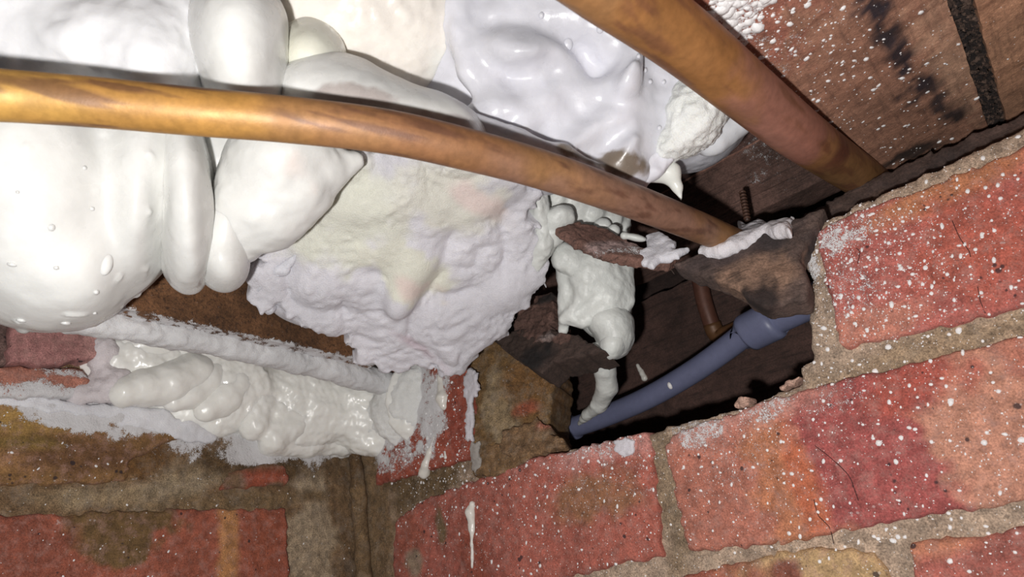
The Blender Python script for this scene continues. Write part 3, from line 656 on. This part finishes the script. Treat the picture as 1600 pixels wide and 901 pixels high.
blob('drip', nearer([C((1020, 262, .340, 24), (1046, 270, .338, 17), (1058, 292, .337, 8), (1065, 313, .336, 1.5))]), M_FOAM, Cc, patches(lin(226, 228, 222), []), k=.003, vox=.0008)
blob('fold', nearer([C((990, 288, .326, 12), (1022, 268, .325, 13), (1046, 242, .326, 10)), C((955, 282, .325, 12), (1000, 264, .324, 12), (1030, 240, .325, 8)), C((1000, 292, .328, 10), (985, 282, .326, 12))]), M_FOAM, Cc, patches(LAV, []), k=.002, vox=.0009, amp=[(.0006, 150, 3, 3)])
for px, py, r in ((886, 70, 9), (938, 44, 7), (846, 24, 5), (1037, 128, 4), (1030, 200, 4), (970, 60, 4), (994, 74, 4), (998, 88, 4), (1008, 110, 4), (1016, 128, 4)):
    bubble(px, py, r, r*1.2, [folds], folds, LAV)

# torn fibrous foam
D = empty('torn_foam', at(600, 560, .38), 'torn fibrous white foam slab with ragged edges below the slim pipe', 'foam')
DP = [(400, 520, .358), (840, 480, .394), (620, 250, .322)]
slab('ragged_sheet', [(380, 430), (386, 470), (404, 484), (432, 478), (470, 494), (496, 522), (540, 532), (556, 572), (590, 580), (622, 592), (655, 574), (682, 570), (690, 580), (722, 578), (746, 558), (756, 540), (800, 520), (806, 490), (832, 462), (858, 440), (850, 380), (832, 340), (840, 300), (780, 250), (640, 225), (560, 235), (500, 330), (420, 400)],
     DP, .018, M_MATTE, D, patches(lin(218, 216, 222), [(at(620, 560, .37), (.003, .03, .014), lin(204, 188, 196), .6), (at(560, 330, .33), (.026, .03, .026), lin(226, 226, 214), .35), (at(500, 370, .34), (.016, .03, .016), lin(224, 224, 212), .35),
        (at(690, 310, .34), (.028, .03, .014), lin(224, 222, 212), .35), (at(745, 312, .34), (.006, .02, .006), lin(228, 212, 206), .6), (at(636, 425, .352), (.013, .03, .022), lin(228, 227, 214), .25), (at(655, 465, .355), (.005, .02, .010), lin(228, 212, 204), .5)]), vox=.0011, edge=(.0034, 170), surf=billow, rnd=.0045,
     lumps=[E(560, 300, .340, 80, 60, 10, .016), E(496, 372, .350, 44, 56, 10, .013), E(700, 300, .349, 120, 40, 8, .014), E(740, 325, .353, 60, 22, 30, .010), E(806, 345, .374, 26, 30, 0, .012),
            E(600, 345, .351, 40, 70, -16, .013), E(650, 385, .3595, 44, 60, -14, .013), E(632, 440, .3655, 30, 62, -14, .014), E(704, 400, .371, 18, 26, 0, .010), E(780, 440, .386, 60, 44, 20, .012), E(480, 480, .368, 60, 30, -14, .011)], lk=.006)
blob('flap', [C((410, 440, .345, 9), (440, 420, .342, 8), (462, 398, .34, 6)), C((405, 455, .348, 10), (420, 480, .354, 12))], M_MATTE, D, patches(LAV, []), k=.006, amp=[(.001, 160, 4, 9)], vox=.001)

# foam along the left wall
W_ = empty('wall_foam', hl(420, 640), 'lumpy cream foam bead squeezed along the left wall under the joist', 'foam')
dl = lambda px, py, off=0: hdepth(px, py, 0, off)
def EL(px, py, rx, ry, ang, out, rz): return E(px, py, dl(px, py)-out+rz, rx, ry, ang, rz)
def ER(px, py, rx, ry, ang, out, rz): return E(px, py, hdepth(px, py, 1, 0)-out+rz, rx, ry, ang, rz)
WF = patches(lin(243, 242, 236), [], jitter=.03)  # light falloff made up in the colour: whiter than the lobes overhead
LUMP = [(.0010, 45, 3, 1), (.0003, 200, 3, 4)]
def CL(out, *pts): return C(*[(x, y, dl(x, y)-out, r) for x, y, r in pts])
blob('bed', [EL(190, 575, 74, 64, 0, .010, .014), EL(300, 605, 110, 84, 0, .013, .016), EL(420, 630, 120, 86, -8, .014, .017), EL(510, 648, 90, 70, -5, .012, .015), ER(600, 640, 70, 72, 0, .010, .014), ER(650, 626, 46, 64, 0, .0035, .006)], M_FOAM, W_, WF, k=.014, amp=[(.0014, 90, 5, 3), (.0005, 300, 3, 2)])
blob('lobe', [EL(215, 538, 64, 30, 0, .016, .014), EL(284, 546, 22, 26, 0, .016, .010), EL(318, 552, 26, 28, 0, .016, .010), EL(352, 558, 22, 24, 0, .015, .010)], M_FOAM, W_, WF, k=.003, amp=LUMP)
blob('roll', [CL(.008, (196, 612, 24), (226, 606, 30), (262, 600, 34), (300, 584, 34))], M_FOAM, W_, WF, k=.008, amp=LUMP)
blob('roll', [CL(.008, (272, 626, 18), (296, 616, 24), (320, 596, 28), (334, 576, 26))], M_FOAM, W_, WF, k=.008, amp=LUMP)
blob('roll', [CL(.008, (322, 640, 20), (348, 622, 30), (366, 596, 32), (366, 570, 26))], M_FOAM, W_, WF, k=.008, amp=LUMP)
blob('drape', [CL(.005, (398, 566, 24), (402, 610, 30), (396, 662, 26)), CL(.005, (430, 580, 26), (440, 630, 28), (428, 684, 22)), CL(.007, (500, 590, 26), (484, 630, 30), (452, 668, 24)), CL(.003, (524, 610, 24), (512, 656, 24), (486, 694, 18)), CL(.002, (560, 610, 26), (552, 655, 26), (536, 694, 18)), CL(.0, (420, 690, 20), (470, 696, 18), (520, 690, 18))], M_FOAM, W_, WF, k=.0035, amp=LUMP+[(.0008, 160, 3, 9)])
blob('crust', [EL(556, 640, 50, 50, -20, .013, .012), ER(590, 640, 48, 60, 0, .014, .012), ER(626, 638, 44, 56, 0, .009, .010), ER(650, 620, 36, 50, 0, .006, .007)], M_MATTE, W_, patches(lin(238, 238, 235), []), k=.01, amp=[(.0010, 160, 4, 3), (.0005, 420, 3, 2)])
blob('broken_end', [EL(172, 600, 32, 28, 0, .013, .012), EL(140, 616, 50, 16, 0, .008, .009), EL(160, 548, 22, 30, 0, .012, .010)], M_MATTE, W_, patches(lin(226, 218, 220), []), k=.006, amp=[(.0018, 130, 4, 3)])
slab('skirt', [(-60, 612), (60, 616), (150, 628), (230, 634), (300, 652), (336, 668), (346, 690), (300, 694), (220, 672), (120, 650), (0, 632), (-60, 628)], PL(.0016), .004, M_MATTE, W_, patches(lin(226, 226, 230), []), vox=.0014, edge=(.002, 130), surf=(.001, 120, 3), rnd=.003,
     spray=None)

# foam hanging in the hole
H = empty('hanging_foam', at(930, 480, .40), 'grey green foam blob hanging in the hole above the plastic pipe', 'foam')
GG = patches(GREENISH, [])
blob('body', [E(925, 430, .405, 52, 62, 0, .026), E(945, 470, .405, 44, 60, -10, .026), C((880, 420, .395, 12), (885, 470, .394, 12), (880, 515, .395, 8)), C((905, 410, .388, 14), (915, 460, .386, 14), (890, 490, .388, 10)), C((975, 405, .40, 14), (975, 470, .392, 16)), C((940, 480, .386, 16), (910, 500, .387, 12), (880, 500, .39, 6))], M_OLD, H, GG, k=.004, amp=[(.0008, 120, 4, 4)], vox=.001)
blob('lobe', [E(962, 522, .393, 30, 40, -10, .020), E(950, 500, .395, 36, 30, 0, .02)], M_OLD, H, GG, k=.004, amp=[(.0005, 120, 3, 5)], vox=.001)
blob('lobe', [E(958, 536, .384, 20, 28, -25, .012)], M_OLD, H, GG, amp=[(.0004, 150, 3, 5)], vox=.0009)
blob('drip', [C((934, 552, .392, 18), (946, 578, .398, 17), (948, 605, .405, 16), (936, 632, .418, 13), (918, 648, .432, 9), (905, 662, .447, 3))], M_OLD, H, GG, amp=[(.0006, 120, 3, 6)], vox=.001)
def el(px, py, rx, ry, d, a): return E(px, py, d, rx, ry, a, max(rx, ry)*d/F*.8)
blob('lobe', [el(842, 322, 18, 44, .374, 5), el(850, 375, 22, 40, .378, -15), el(836, 400, 16, 40, .384, 0), C((838, 300, .372, 8), (850, 340, .368, 8), (846, 390, .372, 8))], M_OLD, H, GG, k=.004, amp=[(.0012, 130, 4, 1)], vox=.001)
blob('lobe', [el(874, 340, 26, 20, .370, 25), el(862, 362, 22, 24, .374, 0)], M_OLD, H, GG, k=.004, amp=[(.0008, 130, 3, 2)], vox=.001)
blob('lobe', [el(895, 318, 26, 26, .394, 0), el(868, 306, 18, 24, .390, 0), el(922, 330, 26, 24, .398, 0), el(950, 340, 26, 22, .404, 0), el(972, 352, 16, 22, .410, 0), el(900, 350, 30, 18, .40, 0)], M_OLD, H, GG, k=.002, amp=[(.0012, 110, 4, 3)], vox=.001)
blob('lobe', [el(942, 352, 14, 12, .386, 0), el(958, 360, 10, 9, .378, 0)], M_OLD, H, GG, k=.002, amp=[(.0005, 130, 3, 4)], vox=.0009)
blob('lobe', [el(886, 404, 24, 26, .388, 0), el(905, 420, 20, 30, .392, 0)], M_OLD, H, GG, k=.005, amp=[(.0008, 130, 3, 5)], vox=.0009)
sc1 = slab('foam_scrap', [(1086, 390), (1110, 372), (1150, 358), (1152, 342), (1172, 346), (1190, 338), (1206, 346), (1238, 336), (1230, 350), (1190, 356), (1160, 368), (1120, 382)], [(1090, 388, .335), (1235, 342, .312), (1150, 372, .318)], .008, M_MATTE, None, patches(lin(228, 224, 228), []), vox=.0008, edge=(.0008, 300), surf=(.0009, 160, 4), rnd=.004)
tag(sc1, 'ragged white foam scrap stuck on the top edge of the rotten timber', 'foam')
sc2 = slab('foam_scrap', [(990, 395), (1010, 385), (1006, 366), (1030, 358), (1056, 372), (1052, 386), (1078, 382), (1060, 398), (1030, 402), (1018, 414), (1004, 408)], [(990, 395, .350), (1078, 382, .338), (1010, 412, .338)], .005, M_MATTE, None, patches(lin(226, 224, 230), []), vox=.0008, edge=(.0008, 300), surf=(.0009, 160, 4), rnd=.003)
tag(sc2, 'crumpled white foam scrap at the tip where timber splinter meets the slim pipe', 'foam')
sc3 = blob('foam_bead', [E(993, 371, .352, 17, 6, -12, .004), E(975, 368, .352, 6, 6, 0, .003)], M_FOAM, None, GREENISH, k=.002, vox=.0006)
tag(sc3, 'tiny glossy foam bead lying along the timber splinter', 'foam')

# ------------------------------------------------------------------ things stuck on the walls
dg = bpy.context.evaluated_depsgraph_get()
def bvh_of(objs):
    V = []; P = []
    for o in objs:
        base = len(V); off = Vector(WL[o.name])
        V += [v.co+off for v in o.data.vertices]; P += [[i+base for i in p.vertices] for p in o.data.polygons]
    return BVHTree.FromPolygons(V, P)
BV_R = bvh_of([wall_right, b1, b2, b3, b4, c1, c2, c3]); BV_C = bvh_of([brd1, brd2]); 
BV_L = bvh_of([wall_left]+list(wall_left.children))
BVH_B = bvh_of([o for o in wall_back.children])
def drop(bv, p, nrm):
    h = bv.ray_cast(Vector(p)+Vector(nrm)*.03, -Vector(nrm))
    return None if h[0] is None else (np.array(h[0]), np.array(h[1]))
def domes(name, spots, bv, nrm, label, seed, colr=(.80, .79, .79), cat='foam splatter'):
    """many small flattened foam drops sitting on a surface"""
    rnd = random.Random(seed); V = []; Q = []; n = 0; sg = 7
    nrm = np.array(nrm, float); a = np.cross(nrm, [.3, .5, .81]); a /= np.linalg.norm(a); b = np.cross(nrm, a)
    for p, r in spots:
        h = drop(bv, p, nrm)
        if h is None or h[1]@nrm < .3: continue
        c = h[0]; el = rnd.uniform(.7, 1.25); ro = rnd.random()*6.28; hh = r*rnd.uniform(.35, .6)
        for ring, (rr, up) in enumerate(((1.0, -.25), (.75, .55))):
            for j in range(sg):
                t = 6.283*j/sg+ro; q = r*rr*rnd.uniform(.82, 1.15)
                V.append(c+a*math.cos(t)*q*el+b*math.sin(t)*q/el+nrm*hh*up)
        V.append(c+nrm*hh)
        for j in range(sg):
            k = (j+1) % sg; Q.append([n+j, n+k, n+sg+k, n+sg+j]); Q.append([n+sg+j, n+sg+k, n+2*sg])
        n += 2*sg+1
    o = make(name, V, Q, M_SPLAT, None, colr)
    return tag(o, label, cat, kind='stuff')
rs = random.Random(77); spots = []
def scatter(n, x0, y0, x1, y1, rmin, rmax, pw, hitf, dens=None):
    for _ in range(n):
        px = rs.uniform(x0, x1); py = rs.uniform(y0, y1)
        if dens and rs.random() > dens(px, py): continue
        spots.append((hitf(px, py), rmin+(rmax-rmin)*rs.random()**pw))
g3 = lambda px, py: math.exp(-((px-1330)/130)**2-((py-(400))/110)**2)*.9+.16
scatter(2600, 1262, 200, 1600, 545, .0002, .0011, 5, hr, g3)
g2 = lambda px, py: .15+.85*math.exp(-max(0, (py-(690-(px-1000)*.27)))/75)*math.exp(-abs(px-1130)/220)
scatter(2600, 1030, 560, 1600, 901, .0002, .0010, 5, hr, g2)
scatter(1700, 620, 680, 1030, 901, .00022, .0011, 5, hr, lambda x, y: .2+.8*math.exp(-max(0, y-(735-(x-740)*.27))/80))
scatter(2600, 1262, 200, 1600, 545, .00012, .0004, 3, hr, g3)
scatter(3600, 1030, 560, 1600, 901, .00012, .0004, 3, hr, g2)
scatter(1600, 620, 680, 1030, 901, .00012, .0004, 3, hr, lambda x, y: .25+.75*math.exp(-max(0, y-(735-(x-740)*.27))/80))
scatter(260, 600, 560, 740, 760, .0003, .0012, 4, hr)
scatter(60, 1200, 450, 1600, 901, .0007, .0015, 2.5, hr)
domes('wall_splatter', spots, BV_R, (0, -1, 0), 'countless small white foam specks spattered over the brick wall', 1)
spots = []
scatter(1100, 1100, -40, 1600, 290, .0002, .0014, 5, hc, lambda x, y: .12+.88*math.exp(-((x-1130)/130)**2-(y/120)**2))
scatter(120, 1110, -10, 1240, 75, .001, .0034, 1.5, hc, lambda x, y: math.exp(-((x-1140)/60)**2-(y/50)**2))
scatter(900, 1110, -20, 1520, 270, .00015, .0006, 3, hc, lambda x, y: .3+.7*math.exp(-((x-1180)/160)**2))
scatter(110, 1240, 60, 1480, 260, .0004, .0013, 2.5, hc)
scatter(500, 1110, -20, 1330, 120, .0003, .0016, 3, hc, lambda x, y: math.exp(-((x-1140)/90)**2-(y/70)**2))
domes('board_splatter', spots, BV_C, (0, 0, -1), 'white foam droplets spattered on the underside of the floorboards', 2)
spots = []
scatter(220, 0, 640, 570, 901, .0002, .0009, 4, hl)
domes('mud_wall_splatter', spots, BV_L, (1, 0, 0), 'sparse pale specks on the muddy left wall', 3)

def drip(pts, label, bv=BV_R, nrm=(0, -1, 0), hf=hr, flat=.5):
    out = []
    for px, py, r in pts:
        h = drop(bv, hf(px, py), nrm); p = h[0] if h else hf(px, py)
        d = -toC(p)[2]; out.append((px, py, d, r*1.35))
    o = blob('foam_drip', [C(*out)] if len(out) > 1 else [E(out[0][0], out[0][1], out[0][2], out[0][3], out[0][3], 0, .002)], M_FOAM, None, lin(226, 222, 214), k=.001, vox=.0006, amp=[(.0003, 300, 2, 3)])
    return tag(o, label, 'foam drip')
drip([(679, 682, 1.2), (672, 706, 3.5), (666, 726, 5), (663, 738, 7)], 'long foam drip with a rounded end on the red brick by the corner')
drip([(738, 788, 4), (736, 800, 6.5), (738, 825, 4), (738, 850, 1.8), (738, 886, 1.6)], 'thin tailed foam drip running down the lower brick')
drip([(688, 588, 4), (690, 606, 4.5), (692, 622, 8), (694, 634, 5)], 'short teardrop foam drip just under the torn foam')
drip([(996, 570, 2), (1003, 582, 2.5), (1007, 590, 4)], 'little foam streak on the dark boards inside the hole', BVH_B, (0, -1, 0), lambda x, y: hit(x, y, 1, .143))
drip([(696, 706, 1.5), (697, 714, 3)], 'tiny foam fleck beside the long drip on red brick')
def splat(poly, label, r0=.0016, name='foam_splat', bv=BV_R, colr=lin(214, 210, 216), pl=PR, front=-.0022):
    o = slab(name, poly, pl(front), .0032, M_MATTE, None, patches(colr, []), vox=.0008, edge=(.0012, 420), surf=(.0006, 350, 3), rnd=.0018)
    return tag(o, label, 'foam')
splat([(960, 690), (972, 684), (990, 688), (992, 704), (984, 714), (966, 712), (958, 702)], 'round powdery white foam splat at the top of the lower brick')
splat([(722, 592), (730, 572), (744, 582), (746, 604), (744, 620), (736, 622), (738, 650), (736, 688), (728, 690), (724, 664), (728, 630), (722, 618)], 'peeling white foam strip hanging along the broken brick edge', front=-.004)
splat([(732, 692), (746, 690), (750, 728), (742, 744), (736, 736)], 'thin greyish foam smear over the joint below the peeling strip', colr=lin(170, 164, 158), front=-.002)
for pl_, lb in (([(1214, 606), (1226, 596), (1246, 590), (1240, 602), (1222, 608)], 'pale chip of mortar sitting on the brick edge by the hole'),
                ([(1146, 632), (1156, 620), (1170, 622), (1172, 632), (1150, 640)], 'pink crumb of brick on the lower rim of the hole')):
    o = slab('rubble_chip', pl_, PR(.002), .012, M_MORTAR, None, patches(lin(186, 150, 134), []), vox=.0008, edge=(.0008, 420), surf=(.0006, 300, 3), rnd=.001)
    tag(o, lb, 'rubble')

dot = blob('foam_fleck', [E(1047, 602, .411, 4, 6, 20, .0015)], M_FOAM, None, lin(226, 224, 222), vox=.0004)
tag(dot, 'single oval white foam fleck on the grey plastic pipe', 'foam')
def strand(px, label):
    pts = []
    for x, y in px:
        h = drop(BV_R, hr(x, y), (0, -1, 0)); pts.append((h[0] if h else hr(x, y))+np.array([0, -.0002, 0]))
    o = tube('fibre_strand', pts, .00016, M_DIRT, None, lin(58, 36, 36), seg=6, step=.002)
    tag(o, label, 'fibre')
strand([(1488, 345), (1500, 372), (1514, 392), (1517, 402)], 'short dark fibre stuck on the upper brick near its right side')
strand([(1528, 448), (1532, 470), (1540, 490)], 'short dark fibre running down to the joint of the upper brick')
strand([(1274, 696), (1300, 716), (1326, 742), (1334, 760), (1342, 782)], 'long curved dark fibre on the crimson part of the lower brick')
strand([(1272, 780), (1280, 806), (1296, 822), (1300, 850)], 'dark fibre hanging over the joint above the yellow brick')
strand([(1338, 388), (1344, 394), (1340, 412)], 'tiny hooked fibre among the white specks of the upper brick')
